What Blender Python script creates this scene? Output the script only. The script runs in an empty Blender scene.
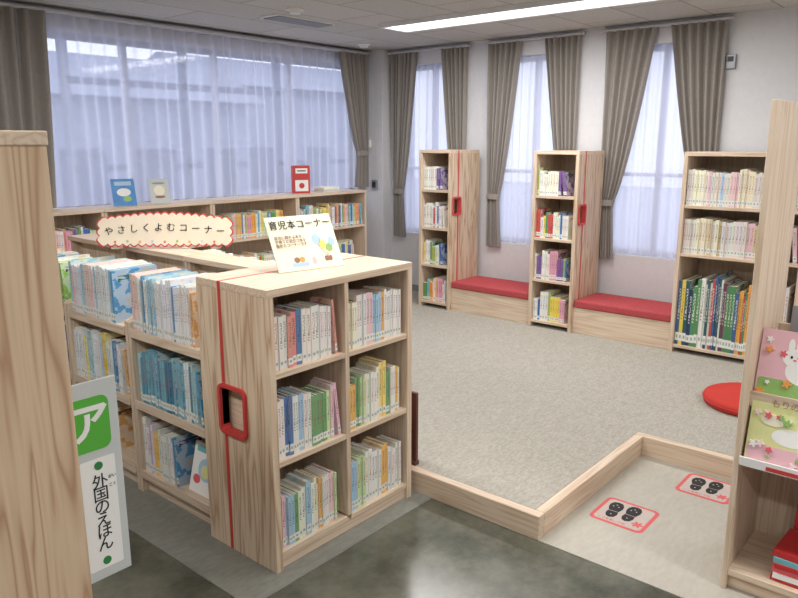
import bpy, math, random
from mathutils import Matrix, Vector
R = random.Random(7)
sc = bpy.context.scene
COL = sc.collection

def lin(c):
    out=[]
    for v in c:
        v/=255.0
        out.append(v/12.92 if v<=0.04045 else ((v+0.055)/1.055)**2.4)
    return tuple(out)
def lin4(c): return lin(c)+(1.0,)

# ---------------- materials ----------------
def newmat(name):
    m=bpy.data.materials.new(name); m.use_nodes=True
    nt=m.node_tree; nt.nodes.clear()
    out=nt.nodes.new('ShaderNodeOutputMaterial')
    b=nt.nodes.new('ShaderNodeBsdfPrincipled')
    nt.links.new(b.outputs[0],out.inputs[0])
    return m,nt,b,out
def plain(name,c,rough=.6,var=.06,scale=12,metal=0,bump=0.0,spec=.5):
    m,nt,b,out=newmat(name)
    tc=nt.nodes.new('ShaderNodeTexCoord')
    n=nt.nodes.new('ShaderNodeTexNoise'); n.inputs['Scale'].default_value=scale; n.inputs['Detail'].default_value=4
    nt.links.new(tc.outputs['Object'],n.inputs['Vector'])
    r=nt.nodes.new('ShaderNodeValToRGB')
    l=lin(c)
    r.color_ramp.elements[0].position=.3; r.color_ramp.elements[1].position=.7
    r.color_ramp.elements[0].color=tuple(v*(1-var) for v in l)+(1,)
    r.color_ramp.elements[1].color=tuple(min(1,v*(1+var)) for v in l)+(1,)
    nt.links.new(n.outputs['Fac'],r.inputs[0]); nt.links.new(r.outputs[0],b.inputs['Base Color'])
    b.inputs['Roughness'].default_value=rough; b.inputs['Metallic'].default_value=metal
    b.inputs['Specular IOR Level'].default_value=spec
    if bump>0:
        bp=nt.nodes.new('ShaderNodeBump'); bp.inputs['Strength'].default_value=bump; bp.inputs['Distance'].default_value=.01
        nt.links.new(n.outputs['Fac'],bp.inputs['Height']); nt.links.new(bp.outputs[0],b.inputs['Normal'])
    return m
def wood(name,axis,base=(220,201,179),dark=(184,152,126),strength=.7,freq=20.0):
    m,nt,b,out=newmat(name)
    tc=nt.nodes.new('ShaderNodeTexCoord'); oi=nt.nodes.new('ShaderNodeObjectInfo')
    add=nt.nodes.new('ShaderNodeVectorMath'); add.operation='ADD'
    mul=nt.nodes.new('ShaderNodeMath'); mul.operation='MULTIPLY'; mul.inputs[1].default_value=37.0
    nt.links.new(oi.outputs['Random'],mul.inputs[0])
    nt.links.new(tc.outputs['Object'],add.inputs[0]); nt.links.new(mul.outputs[0],add.inputs[1])
    mp=nt.nodes.new('ShaderNodeMapping')
    s=[freq]*3; s[axis]=0.9
    mp.inputs['Scale'].default_value=s
    nt.links.new(add.outputs[0],mp.inputs['Vector'])
    n=nt.nodes.new('ShaderNodeTexNoise'); n.inputs['Scale'].default_value=1.0; n.inputs['Detail'].default_value=2; n.inputs['Distortion'].default_value=.35
    nt.links.new(mp.outputs[0],n.inputs['Vector'])
    m2=nt.nodes.new('ShaderNodeMath'); m2.operation='MULTIPLY'; m2.inputs[1].default_value=7.0
    nt.links.new(n.outputs['Fac'],m2.inputs[0])
    fr=nt.nodes.new('ShaderNodeMath'); fr.operation='PINGPONG'; fr.inputs[1].default_value=.5
    nt.links.new(m2.outputs[0],fr.inputs[0])
    r=nt.nodes.new('ShaderNodeValToRGB')
    e=r.color_ramp.elements
    k=.75*strength
    e[0].position=.0; e[0].color=lin4([base[i]*(1-k)+dark[i]*k for i in range(3)])
    e[1].position=.44; e[1].color=lin4(base)
    e2=e.new(.2); e2.color=lin4([base[i]*.8+dark[i]*.2 for i in range(3)])
    nt.links.new(fr.outputs[0],r.inputs[0])
    mp2=nt.nodes.new('ShaderNodeMapping'); s2=[170.0]*3; s2[axis]=4.0; mp2.inputs['Scale'].default_value=s2
    nt.links.new(add.outputs[0],mp2.inputs['Vector'])
    n2=nt.nodes.new('ShaderNodeTexNoise'); n2.inputs['Scale'].default_value=1.0
    nt.links.new(mp2.outputs[0],n2.inputs['Vector'])
    mr=nt.nodes.new('ShaderNodeMapRange'); mr.inputs['To Min'].default_value=.9; mr.inputs['To Max'].default_value=1.06
    nt.links.new(n2.outputs['Fac'],mr.inputs['Value'])
    mr2=nt.nodes.new('ShaderNodeMapRange'); mr2.inputs['To Min'].default_value=.94; mr2.inputs['To Max'].default_value=1.05
    nt.links.new(oi.outputs['Random'],mr2.inputs['Value'])
    mm=nt.nodes.new('ShaderNodeMath'); mm.operation='MULTIPLY'
    nt.links.new(mr.outputs[0],mm.inputs[0]); nt.links.new(mr2.outputs[0],mm.inputs[1])
    mx=nt.nodes.new('ShaderNodeMix'); mx.data_type='RGBA'; mx.blend_type='MULTIPLY'; mx.inputs['Factor'].default_value=1
    nt.links.new(r.outputs[0],mx.inputs['A']); nt.links.new(mm.outputs[0],mx.inputs['B'])
    nt.links.new(mx.outputs['Result'],b.inputs['Base Color'])
    b.inputs['Roughness'].default_value=.5
    bp=nt.nodes.new('ShaderNodeBump'); bp.inputs['Strength'].default_value=.1; bp.inputs['Distance'].default_value=.004
    nt.links.new(n2.outputs['Fac'],bp.inputs['Height']); nt.links.new(bp.outputs[0],b.inputs['Normal'])
    return m
WX=wood('wood_grain_x',0); WY=wood('wood_grain_y',1); WZ=wood('wood_grain_z',2)
WZd=wood('wood_bold_z',2,(219,199,174),(170,132,102),1.0,14.0)
WZf=wood('wood_orange_z',2,(219,193,163),(172,132,100),1.0,16.0)
WD=wood('wood_dark',2,(98,54,42),(66,34,28))
RED=plain('red_paint',(196,64,62),.5,.04)
CUSH=plain('red_cushion_fabric',(176,80,84),1,.08,60,bump=.1,spec=.05)
STOOL=plain('red_vinyl',(192,62,54),.8,.04,spec=.2)
STICK=plain('sticker_red',(208,90,92),.6,.04)
WHITE=plain('white_paint',(226,226,226),.6,.02)
RAILM=plain('rail_paint',(196,196,200),.7,.02)
WALL=plain('wall_plaster',(210,210,214),.85,.025,30,bump=.05)
GREYM=plain('grey_metal',(150,152,156),.4,.05,20,metal=.3)
ALU=plain('aluminium',(176,178,190),.5,.03,20,metal=.1)
DARK=plain('dark_plastic',(50,52,56),.5,.05)
PAPER=plain('paper_cream',(240,236,212),.7,.015)
PAPERK=plain('paper_pinkish',(232,218,196),.7,.02)
STBG=plain('sticker_backing',(188,174,168),.6,.03)
PAPERW=plain('paper_white',(240,240,238),.7,.01)
SIGNG=plain('sign_grey_white',(200,204,204),.6,.01)
BLACK=plain('ink_black',(28,28,30),.7,.02)
GREEN=plain('sign_green',(88,178,62),.6,.03)
DGREEN=plain('dot_green',(50,130,70),.6,.03)
ORANGE=plain('sign_orange',(236,160,80),.6,.03)
BLUE=plain('sign_blue',(176,202,226),.6,.03)
TEAL=plain('cover_teal',(110,180,186),.5,.12,10)
BROWNI=plain('sign_brown',(150,110,90),.6,.03)
PINK=plain('cover_pink',(232,186,196),.45,.05,6)
LPINK=plain('cover_light_pink',(240,214,216),.45,.05,6)
YELG=plain('cover_yellowgreen',(222,224,160),.45,.1,5)
YEL=plain('art_yellow',(240,220,120),.5,.05,6)
LGREEN=plain('art_green',(150,190,110),.5,.1,9)
CBLUE=plain('cover_blue',(70,140,205),.4,.2,14)
CORAL=plain('cover_coral',(222,100,104),.45,.06,6)
CRED=plain('cover_red',(190,50,52),.4,.06,6)
CURT=plain('drape_fabric',(148,142,137),.95,.06,80,bump=.1)
PAGE=plain('page_block',(230,226,214),.8,.05,60)

def sheer(name,lo,hi,c):
    m=bpy.data.materials.new(name); m.use_nodes=True; nt=m.node_tree; nt.nodes.clear()
    out=nt.nodes.new('ShaderNodeOutputMaterial')
    tr=nt.nodes.new('ShaderNodeBsdfTransparent'); df=nt.nodes.new('ShaderNodeBsdfDiffuse'); tl=nt.nodes.new('ShaderNodeBsdfTranslucent')
    df.inputs[0].default_value=lin4((224,225,240)); tl.inputs[0].default_value=lin4(c)
    m1=nt.nodes.new('ShaderNodeMixShader'); m1.inputs[0].default_value=.62
    nt.links.new(df.outputs[0],m1.inputs[1]); nt.links.new(tl.outputs[0],m1.inputs[2])
    lw=nt.nodes.new('ShaderNodeLayerWeight'); lw.inputs['Blend'].default_value=.35
    mr=nt.nodes.new('ShaderNodeMapRange'); mr.inputs['To Min'].default_value=lo; mr.inputs['To Max'].default_value=hi
    nt.links.new(lw.outputs['Facing'],mr.inputs['Value'])
    m2=nt.nodes.new('ShaderNodeMixShader')
    nt.links.new(mr.outputs[0],m2.inputs[0]); nt.links.new(tr.outputs[0],m2.inputs[1]); nt.links.new(m1.outputs[0],m2.inputs[2])
    nt.links.new(m2.outputs[0],out.inputs[0])
    return m
SHEER=sheer('sheer_fabric',.50,.92,(240,243,255))
SHEERB=sheer('sheer_fabric_dense',.76,.96,(240,242,253))
def glass():
    m=bpy.data.materials.new('window_glass'); m.use_nodes=True; nt=m.node_tree; nt.nodes.clear()
    out=nt.nodes.new('ShaderNodeOutputMaterial')
    tr=nt.nodes.new('ShaderNodeBsdfTransparent'); gl=nt.nodes.new('ShaderNodeBsdfGlossy'); gl.inputs['Roughness'].default_value=.05
    m2=nt.nodes.new('ShaderNodeMixShader'); m2.inputs[0].default_value=.04
    nt.links.new(tr.outputs[0],m2.inputs[1]); nt.links.new(gl.outputs[0],m2.inputs[2]); nt.links.new(m2.outputs[0],out.inputs[0])
    return m
GLASS=glass()
def emis(name,c,s):
    m=bpy.data.materials.new(name); m.use_nodes=True; nt=m.node_tree; nt.nodes.clear()
    out=nt.nodes.new('ShaderNodeOutputMaterial'); e=nt.nodes.new('ShaderNodeEmission')
    e.inputs[0].default_value=lin4(c); e.inputs[1].default_value=s
    nt.links.new(e.outputs[0],out.inputs[0]); return m
LAMP=emis('fluorescent_glow',(255,255,250),4.0)

def floor_mat():
    m,nt,b,out=newmat('concrete_floor')
    tc=nt.nodes.new('ShaderNodeTexCoord')
    n=nt.nodes.new('ShaderNodeTexNoise'); n.inputs['Scale'].default_value=3.4; n.inputs['Detail'].default_value=9; n.inputs['Roughness'].default_value=.7
    nt.links.new(tc.outputs['Object'],n.inputs['Vector'])
    r=nt.nodes.new('ShaderNodeValToRGB'); e=r.color_ramp.elements
    e[0].position=.34; e[0].color=lin4((68,70,60)); e[1].position=.68; e[1].color=lin4((112,111,98))
    nt.links.new(n.outputs['Fac'],r.inputs[0]); nt.links.new(r.outputs[0],b.inputs['Base Color'])
    mr=nt.nodes.new('ShaderNodeMapRange'); mr.inputs['To Min'].default_value=.12; mr.inputs['To Max'].default_value=.28
    nt.links.new(n.outputs['Fac'],mr.inputs['Value']); nt.links.new(mr.outputs[0],b.inputs['Roughness'])
    return m
FLOOR=floor_mat()
def carpet(name,c1,c2,sc_,bump=.4,rough=.95,big=.1,bs=6):
    m,nt,b,out=newmat(name)
    tc=nt.nodes.new('ShaderNodeTexCoord')
    n=nt.nodes.new('ShaderNodeTexNoise'); n.inputs['Scale'].default_value=sc_; n.inputs['Detail'].default_value=4; n.inputs['Roughness'].default_value=.6
    n2=nt.nodes.new('ShaderNodeTexNoise'); n2.inputs['Scale'].default_value=bs; n2.inputs['Detail'].default_value=5
    mp=nt.nodes.new('ShaderNodeMapping'); mp.inputs['Scale'].default_value=(1,2.4,1)
    nt.links.new(tc.outputs['Object'],mp.inputs[0]); nt.links.new(mp.outputs[0],n.inputs['Vector']); nt.links.new(mp.outputs[0],n2.inputs['Vector'])
    r=nt.nodes.new('ShaderNodeValToRGB'); e=r.color_ramp.elements
    e[0].position=.36; e[0].color=lin4(c1); e[1].position=.64; e[1].color=lin4(c2)
    nt.links.new(n.outputs['Fac'],r.inputs[0])
    mr=nt.nodes.new('ShaderNodeMapRange'); mr.inputs['To Min'].default_value=1-big; mr.inputs['To Max'].default_value=1+big
    nt.links.new(n2.outputs['Fac'],mr.inputs['Value'])
    mx=nt.nodes.new('ShaderNodeMix'); mx.data_type='RGBA'; mx.blend_type='MULTIPLY'; mx.inputs['Factor'].default_value=1
    nt.links.new(r.outputs[0],mx.inputs['A']); nt.links.new(mr.outputs[0],mx.inputs['B'])
    nt.links.new(mx.outputs['Result'],b.inputs['Base Color']); b.inputs['Roughness'].default_value=rough
    b.inputs['Specular IOR Level'].default_value=.2 if rough>.8 else .5
    bp=nt.nodes.new('ShaderNodeBump'); bp.inputs['Strength'].default_value=bump; bp.inputs['Distance'].default_value=.003
    nt.links.new(n.outputs['Fac'],bp.inputs['Height']); nt.links.new(bp.outputs[0],b.inputs['Normal'])
    return m
CARPET=carpet('mottled_carpet',(157,153,144),(176,171,161),40,.03,.95,.11,11)
MATB=carpet('beige_vinyl',(172,167,156),(180,175,165),20,.02,.5,.06)
MATG=carpet('grey_vinyl',(124,126,120),(138,139,132),20,.02,.35,.1)
def ceiling_mat():
    m,nt,b,out=newmat('acoustic_tile')
    tc=nt.nodes.new('ShaderNodeTexCoord')
    br=nt.nodes.new('ShaderNodeTexBrick'); br.inputs['Scale'].default_value=1.0; br.offset=.5
    br.inputs['Brick Width'].default_value=.9; br.inputs['Row Height'].default_value=.45; br.inputs['Mortar Size'].default_value=.006
    br.inputs['Color1'].default_value=lin4((200,198,194)); br.inputs['Color2'].default_value=lin4((192,190,187)); br.inputs['Mortar'].default_value=lin4((145,144,142))
    nt.links.new(tc.outputs['Object'],br.inputs['Vector'])
    n=nt.nodes.new('ShaderNodeTexNoise'); n.inputs['Scale'].default_value=110; n.inputs['Detail'].default_value=2
    nt.links.new(tc.outputs['Object'],n.inputs['Vector'])
    r=nt.nodes.new('ShaderNodeValToRGB'); e=r.color_ramp.elements
    e[0].position=.33; e[0].color=(.55,.55,.55,1); e[1].position=.45; e[1].color=(1,1,1,1)
    nt.links.new(n.outputs['Fac'],r.inputs[0])
    mx=nt.nodes.new('ShaderNodeMix'); mx.data_type='RGBA'; mx.blend_type='MULTIPLY'; mx.inputs['Factor'].default_value=1
    nt.links.new(br.outputs['Color'],mx.inputs['A']); nt.links.new(r.outputs[0],mx.inputs['B'])
    nt.links.new(mx.outputs['Result'],b.inputs['Base Color']); b.inputs['Roughness'].default_value=.95
    return m
CEIL=ceiling_mat()

def book_mat():
    m,nt,b,out=newmat('book_cover')
    L=nt.links
    def M(op,a,bb=None):
        n=nt.nodes.new('ShaderNodeMath'); n.operation=op
        for i,v in enumerate((a,bb)):
            if v is None: continue
            if isinstance(v,(int,float)): n.inputs[i].default_value=v
            else: L.new(v,n.inputs[i])
        return n.outputs[0]
    a1=nt.nodes.new('ShaderNodeAttribute'); a1.attribute_name='Col'
    a2=nt.nodes.new('ShaderNodeAttribute'); a2.attribute_name='Col2'
    uv=nt.nodes.new('ShaderNodeUVMap'); uv.uv_map='UVMap'
    sp=nt.nodes.new('ShaderNodeSeparateXYZ'); L.new(uv.outputs[0],sp.inputs[0])
    u=M('FRACT',sp.outputs[0]); v=sp.outputs[1]
    def band(x,lo,hi): return M('MULTIPLY',M('GREATER_THAN',x,lo),M('LESS_THAN',x,hi))
    mp=nt.nodes.new('ShaderNodeMapping'); mp.inputs['Scale'].default_value=(3.3,22,1); L.new(uv.outputs[0],mp.inputs[0])
    n=nt.nodes.new('ShaderNodeTexNoise'); n.inputs['Scale'].default_value=1; n.inputs['Detail'].default_value=1; L.new(mp.outputs[0],n.inputs['Vector'])
    title=M('MULTIPLY',M('GREATER_THAN',n.outputs['Fac'],.49),M('MULTIPLY',band(u,.28,.72),band(v,.4,.88)))
    label=band(v,.06,.19)
    lab2=M('MULTIPLY',band(v,.10,.15),band(u,.25,.75))
    def mix(f,A,B):
        x=nt.nodes.new('ShaderNodeMix'); x.data_type='RGBA'
        if isinstance(f,float): x.inputs['Factor'].default_value=f
        else: L.new(f,x.inputs['Factor'])
        for k,vv in (('A',A),('B',B)):
            if isinstance(vv,tuple): x.inputs[k].default_value=vv
            else: L.new(vv,x.inputs[k])
        return x.outputs['Result']
    c=mix(M('MULTIPLY',title,.8),a1.outputs['Color'],a2.outputs['Color'])
    c=mix(label,c,(.78,.78,.75,1)); c=mix(lab2,c,(.35,.42,.38,1))
    mp2=nt.nodes.new('ShaderNodeMapping'); mp2.inputs['Scale'].default_value=(3.2,3.8,1); L.new(uv.outputs[0],mp2.inputs[0])
    n2=nt.nodes.new('ShaderNodeTexNoise'); n2.inputs['Scale'].default_value=1; n2.inputs['Detail'].default_value=2; L.new(mp2.outputs[0],n2.inputs['Vector'])
    soft=mix(.25,a1.outputs['Color'],a2.outputs['Color'])
    warm=mix(.6,a1.outputs['Color'],(.85,.7,.45,1))
    pale=mix(.45,a1.outputs['Color'],(.85,.88,.88,1))
    cov=mix(M('GREATER_THAN',n2.outputs['Fac'],.52),pale,a1.outputs['Color'])
    cov=mix(M('GREATER_THAN',n2.outputs['Fac'],.62),cov,soft)
    cov=mix(M('LESS_THAN',n2.outputs['Fac'],.38),cov,warm)
    tb=M('MULTIPLY',band(v,.78,.9),band(u,.12,.88))
    cov=mix(M('MULTIPLY',tb,M('GREATER_THAN',n.outputs['Fac'],.5)),cov,a2.outputs['Color'])
    fin=mix(a1.outputs['Alpha'],c,cov)
    L.new(fin,b.inputs['Base Color']); b.inputs['Roughness'].default_value=.45
    return m
BOOK=book_mat()

# ---------------- mesh helpers ----------------
class MB:
    def __init__(s): s.v=[]; s.f=[]; s.m=[]
    def box(s,x0,x1,y0,y1,z0,z1,mat=0,M=None):
        b=len(s.v)
        for p in ((x0,y0,z0),(x1,y0,z0),(x1,y1,z0),(x0,y1,z0),(x0,y0,z1),(x1,y0,z1),(x1,y1,z1),(x0,y1,z1)):
            p=Vector(p); s.v.append(tuple(M@p) if M else tuple(p))
        for q in ((0,3,2,1),(4,5,6,7),(0,1,5,4),(1,2,6,5),(2,3,7,6),(3,0,4,7)):
            s.f.append(tuple(b+i for i in q)); s.m.append(mat)
    def prism(s,pts,z0,z1,mat=0,M=None):
        b=len(s.v); n=len(pts)
        for z in (z0,z1):
            for p in pts:
                q=Vector((p[0],p[1],z)); s.v.append(tuple(M@q) if M else tuple(q))
        s.f.append(tuple(b+i for i in reversed(range(n)))); s.m.append(mat)
        s.f.append(tuple(b+n+i for i in range(n))); s.m.append(mat)
        for i in range(n):
            j=(i+1)%n; s.f.append((b+i,b+j,b+n+j,b+n+i)); s.m.append(mat)
    def lathe(s,prof,n=40,mat=0):
        b=len(s.v)
        for r,z in prof:
            for i in range(n):
                a=2*math.pi*i/n; s.v.append((r*math.cos(a),r*math.sin(a),z))
        for k in range(len(prof)-1):
            for i in range(n):
                j=(i+1)%n
                s.f.append((b+k*n+i,b+k*n+j,b+(k+1)*n+j,b+(k+1)*n+i)); s.m.append(mat)
        s.f.append(tuple(b+i for i in reversed(range(n)))); s.m.append(mat)
        s.f.append(tuple(b+(len(prof)-1)*n+i for i in range(n))); s.m.append(mat)
def link(o): COL.objects.link(o); return o
def obj(name,mb,mats,loc=(0,0,0),parent=None,bevel=0,smooth=False,recenter=False,rot=None):
    me=bpy.data.meshes.new(name)
    v=mb.v
    if recenter:
        c=[ (min(p[i] for p in v)+max(p[i] for p in v))/2 for i in range(2)]+[min(p[2] for p in v)]
        v=[(p[0]-c[0],p[1]-c[1],p[2]-c[2]) for p in v]; loc=tuple(c)
    me.from_pydata(v,[],mb.f)
    for m in (mats if isinstance(mats,(list,tuple)) else [mats]): me.materials.append(m)
    for p,mi in zip(me.polygons,mb.m): p.material_index=mi; p.use_smooth=smooth
    o=bpy.data.objects.new(name,me); link(o)
    if parent is not None:
        o.parent=parent
        if recenter: loc=(loc[0]-parent.location[0],loc[1]-parent.location[1],loc[2]-parent.location[2])
    o.location=loc
    if rot: o.rotation_euler=rot
    if bevel>0:
        b=o.modifiers.new('bevel','BEVEL'); b.width=bevel; b.segments=2; b.limit_method='ANGLE'
    return o
def thing(name,label,cat,loc,rot=None,group=None):
    e=bpy.data.objects.new(name,None); e.empty_display_size=.05; link(e); e.location=loc
    if rot: e.rotation_euler=rot
    e['label']=label; e['category']=cat
    if group: e['group']=group
    return e
def tag(o,label,cat,group=None,kind=None):
    o['label']=label; o['category']=cat
    if group: o['group']=group
    if kind: o['kind']=kind
    return o
def bx(parent,name,mat,x0,x1,y0,y1,z0,z1,bevel=.002):
    mb=MB(); mb.box(x0,x1,y0,y1,z0,z1)
    return obj(name,mb,mat,parent=parent,bevel=bevel,recenter=True)
def struct(name,mb,mats,bevel=0):
    o=obj(name,mb,mats,bevel=bevel); o['kind']='structure'; return o
def text(body,size,mat,parent,loc,rot,name='lettering',align='CENTER',spacing=1.0,extr=.0006,sx=1.0,bold=0.0,cs=1.0):
    cu=bpy.data.curves.new(name,'FONT'); cu.body=body; cu.size=size; cu.align_x=align; cu.align_y='CENTER'
    cu.extrude=extr; cu.space_line=spacing; cu.offset=bold; cu.space_character=cs; cu.resolution_u=4
    t=bpy.data.objects.new('tmp',cu); link(t)
    dg=bpy.context.evaluated_depsgraph_get()
    me=bpy.data.meshes.new_from_object(t.evaluated_get(dg))
    bpy.data.objects.remove(t)
    me.materials.clear(); me.materials.append(mat)
    o=bpy.data.objects.new(name,me); link(o)
    o.parent=parent; o.location=loc; o.rotation_euler=rot; o.scale=(sx,1,1)
    return o

# ---------------- books ----------------
class BL:
    def __init__(s): s.v=[]; s.f=[]; s.m=[]; s.c=[]; s.c2=[]; s.uv=[]
    def box(s,M,x0,x1,y0,y1,z0,z1,faces):
        b=len(s.v)
        for p in ((x0,y0,z0),(x1,y0,z0),(x1,y1,z0),(x0,y1,z0),(x0,y0,z1),(x1,y0,z1),(x1,y1,z1),(x0,y1,z1)):
            s.v.append(tuple(M@Vector(p)))
        Q={'bot':(0,3,2,1),'top':(4,5,6,7),'spine':(0,1,5,4),'right':(1,2,6,5),'back':(2,3,7,6),'left':(3,0,4,7)}
        for k,q in Q.items():
            mat,c,c2,alpha,K=faces[k] if k in faces else faces['def']
            s.f.append(tuple(b+i for i in q)); s.m.append(mat)
            s.c.append(tuple(c)+(alpha,)); s.c2.append(tuple(c2)+(1,))
            if k in ('spine','left','right'): s.uv.append([(K,0),(K+.999,0),(K+.999,1),(K,1)])
            else: s.uv.append([(K+.5,.95)]*4 if alpha==0 else [(K+.5,.5)]*4)
def book_geo(B,M,w,h,d,c,c2,simple=False):
    K=R.randint(0,400)
    sp=(0,c,c2,0,K); cv=(0,c,c2,1,K+7); pg=(1,c,c2,0,K); pl=(0,c,c,0,K)
    if simple:
        B.box(M,0,w,0,d,0,h,{'spine':sp,'left':cv,'right':cv,'top':pg,'back':pg,'def':pl}); return
    t=min(.0018,w*.15)
    B.box(M,t,w-t,t,d-.003,.003,h-.003,{'def':pg})
    B.box(M,0,w,0,t,0,h,{'spine':sp,'def':pl})
    B.box(M,0,t,t,d,0,h,{'left':cv,'def':pl,'right':pl})
    B.box(M,w-t,w,t,d,0,h,{'right':cv,'def':pl,'left':pl})
def book_obj(B,name,loc=(0,0,0),rot=0):
    me=bpy.data.meshes.new(name); me.from_pydata(B.v,[],B.f)
    me.materials.append(BOOK); me.materials.append(PAGE)
    for p,mi in zip(me.polygons,B.m): p.material_index=mi
    uv=me.uv_layers.new(name='UVMap'); a=me.color_attributes.new('Col','FLOAT_COLOR','CORNER'); a2=me.color_attributes.new('Col2','FLOAT_COLOR','CORNER')
    U=[];C=[];C2=[]
    for k in range(len(B.f)):
        for j in range(4):
            U+=list(B.uv[k][j]); C+=list(B.c[k]); C2+=list(B.c2[k])
    uv.data.foreach_set('uv',U); a.data.foreach_set('color',C); a2.data.foreach_set('color',C2)
    o=bpy.data.objects.new(name,me); link(o); o.location=loc; o.rotation_euler=(0,0,rot)
    return o
FAR=BL(); NB=[0]
PAL_CREAM=[(234,232,226)]*6+[(240,236,210),(200,222,170),(232,196,200),(170,200,225),(240,220,130),(222,150,140),(120,165,115),(90,130,180),(230,180,100)]
PAL_BRIGHT=[(236,232,220)]*3+[(236,212,90),(90,155,95),(60,110,180),(205,85,75),(235,165,80),(226,160,180),(120,190,210),(160,195,100),(125,95,155)]
PAL_LONG=[(228,231,233)]*8+[(190,212,230),(150,190,215),(110,150,190),(222,226,224),(170,205,215),(232,206,204),(140,190,180)]
PAL_LONGB=[(232,232,230)]*5+[(150,130,180),(190,180,214),(222,206,226),(240,206,120),(150,190,215)]
PAL_TEAL=[(126,176,190),(96,150,170),(170,205,212),(228,230,230),(110,160,185),(80,130,155),(215,222,215)]
PAL_DARK=[(34,48,84),(40,58,100),(226,200,80),(80,135,90),(222,222,216),(66,100,150),(180,76,68),(46,84,92),(236,236,230),(222,165,80),(104,62,84),(60,60,70),(40,56,96)]
PAL_WHITE=[(222,216,210)]*6+[(220,196,200),(205,184,150),(232,226,200),(196,198,205)]
PAL_END=[(90,160,205),(226,170,110),(120,185,205),(110,175,200)]
INK=[(60,60,70),(180,70,70),(50,90,140),(60,110,80),(150,95,50),(90,66,106)]
def name_color(c):
    r,g,b=c; mx=max(c); mn=min(c)
    if mx-mn<28: return 'white' if mx>190 else 'grey'
    if r==mx: return 'yellow' if g>190 else ('orange' if g>130 and b<120 else ('pink' if b>120 else 'red'))
    if g==mx: return 'green'
    return 'blue'
def fill_row(start,theta,length,hr,d,wr,pal,group=None,fill=.95,where='on a wooden shelf',lean=True,mixp=.35,endpal=None):
    x=0.0; Rz=Matrix.Rotation(theta,4,'Z'); T=Matrix.Translation(Vector(start))
    run=R.randint(2,5); hh=R.uniform(*hr); ww=R.uniform(*wr); c=R.choice(pal)
    endx=length*fill
    while True:
        if run<=0:
            run=R.randint(2,6); hh=R.uniform(*hr); ww=R.uniform(*wr); c=R.choice(pal)
        run-=1
        if R.random()<mixp: c=R.choice(pal); hh=hh*.5+.5*R.uniform(*hr)
        w=ww*R.uniform(.85,1.15); h=hh*R.uniform(.985,1.015)
        if x+w+.004>length or x+w>endx: break
        fin = x+2.2*w>endx
        if fin and endpal: c=R.choice(endpal)
        y=R.uniform(0,.012)
        c2=R.choice(INK) if sum(c)>330 else (236,234,220)
        cl=lin(c); cl2=lin(c2)
        cl=tuple(min(1,v*R.uniform(.92,1.05)) for v in cl)
        a=math.radians(R.uniform(5,9)) if (lean and fin and (length-x-w>.03)) else 0
        px=x
        if a:
            if x+h*math.sin(a)+w/math.cos(a)>length: a=0
            else: px=x+h*math.sin(a)+.001
        Mloc=Matrix.Rotation(-a,4,'Y')
        if group:
            B=BL(); book_geo(B,Mloc,w-.0006,h,d,cl,cl2)
            P=T@Rz@Vector((px,y,0))
            o=book_obj(B,'book',P,theta)
            tag(o,'%s %s book standing %s'%(name_color(c),'thin' if w<.017 else 'thick',where),'book',group); NB[0]+=1
        else:
            book_geo(FAR,T@Rz@Matrix.Translation(Vector((px,y,0)))@Mloc,w-.0006,h,d,cl,cl2,True)
        if a: break
        x+=w
Q=-math.pi/2

# ---------------- room shell ----------------
XB=5.65; YA=5.15; ZC=2.5; XW=-2.5; YS=-2.5
mb=MB(); mb.box(XW-.15,XB+.15,YS-.15,YA+.15,-.15,0); struct('floor',mb,FLOOR)
mb=MB(); mb.box(XW-.15,XB+.15,YS-.15,YA+.15,ZC,ZC+.1); struct('ceiling',mb,CEIL)
mb=MB(); ox0,ox1,oz0,oz1=2.15,5.42,1.0,2.36
mb.box(XW-.15,ox0,YA,YA+.15,0,ZC); mb.box(ox1,XB+.15,YA,YA+.15,0,ZC); mb.box(ox0,ox1,YA,YA+.15,0,oz0); mb.box(ox0,ox1,YA,YA+.15,oz1,ZC)
struct('wall_north',mb,WALL)
wins=[(4.02,4.80),(2.90,3.66),(1.76,2.56)]
mb=MB(); wz0,wz1=.70,2.34
mb.box(XB,XB+.15,YS-.15,YA,0,wz0); mb.box(XB,XB+.15,YS-.15,YA,wz1,ZC)
ys=[YS-.15]+[v for w in reversed(wins) for v in w]+[YA]
for i in range(0,len(ys),2): mb.box(XB,XB+.15,ys[i],ys[i+1],wz0,wz1)
struct('wall_east',mb,WALL)
mb=MB(); mb.box(XW-.15,XB,YS-.15,YS,0,ZC); struct('wall_south',mb,WALL)
mb=MB(); mb.box(XW-.15,XW,YS,YA,0,ZC); struct('wall_west',mb,WALL)
mb=MB(); mb.box(5.52,XB,4.90,YA,0,ZC); struct('trim_1',mb,WALL,.004)
def window(n,axis,a0,a1,z0,z1,off,divs,trans=None):
    mb=MB(); t=.045
    def b(p0,p1,q0,q1,mat=0,d0=.08,d1=.13):
        if axis=='x': mb.box(p0,p1,off+d0,off+d1,q0,q1,mat)
        else: mb.box(off+d0,off+d1,p0,p1,q0,q1,mat)
    b(a0,a1,z0,z0+t); b(a0,a1,z1-t,z1); b(a0,a0+t,z0+t,z1-t); b(a1-t,a1,z0+t,z1-t)
    for k in range(1,divs):
        c=a0+(a1-a0)*k/divs; b(c-.022,c+.022,z0+t,z1-t)
    if trans: b(a0+t,a1-t,trans-.015,trans+.015,0,.085,.125)
    b(a0+t,a1-t,z0+t,z1-t,1,.103,.107)
    struct('window_%d'%n,mb,[ALU,GLASS])
window(1,'x',ox0,ox1,oz0,oz1,YA,4)
for i,(a,b_) in enumerate(wins): window(i+2,'y',a,b_,wz0,wz1,XB,2,1.35)
HP=.108; PX=2.40; PY=1.285; PX2=3.48; TW=.045
mb=MB()
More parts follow.
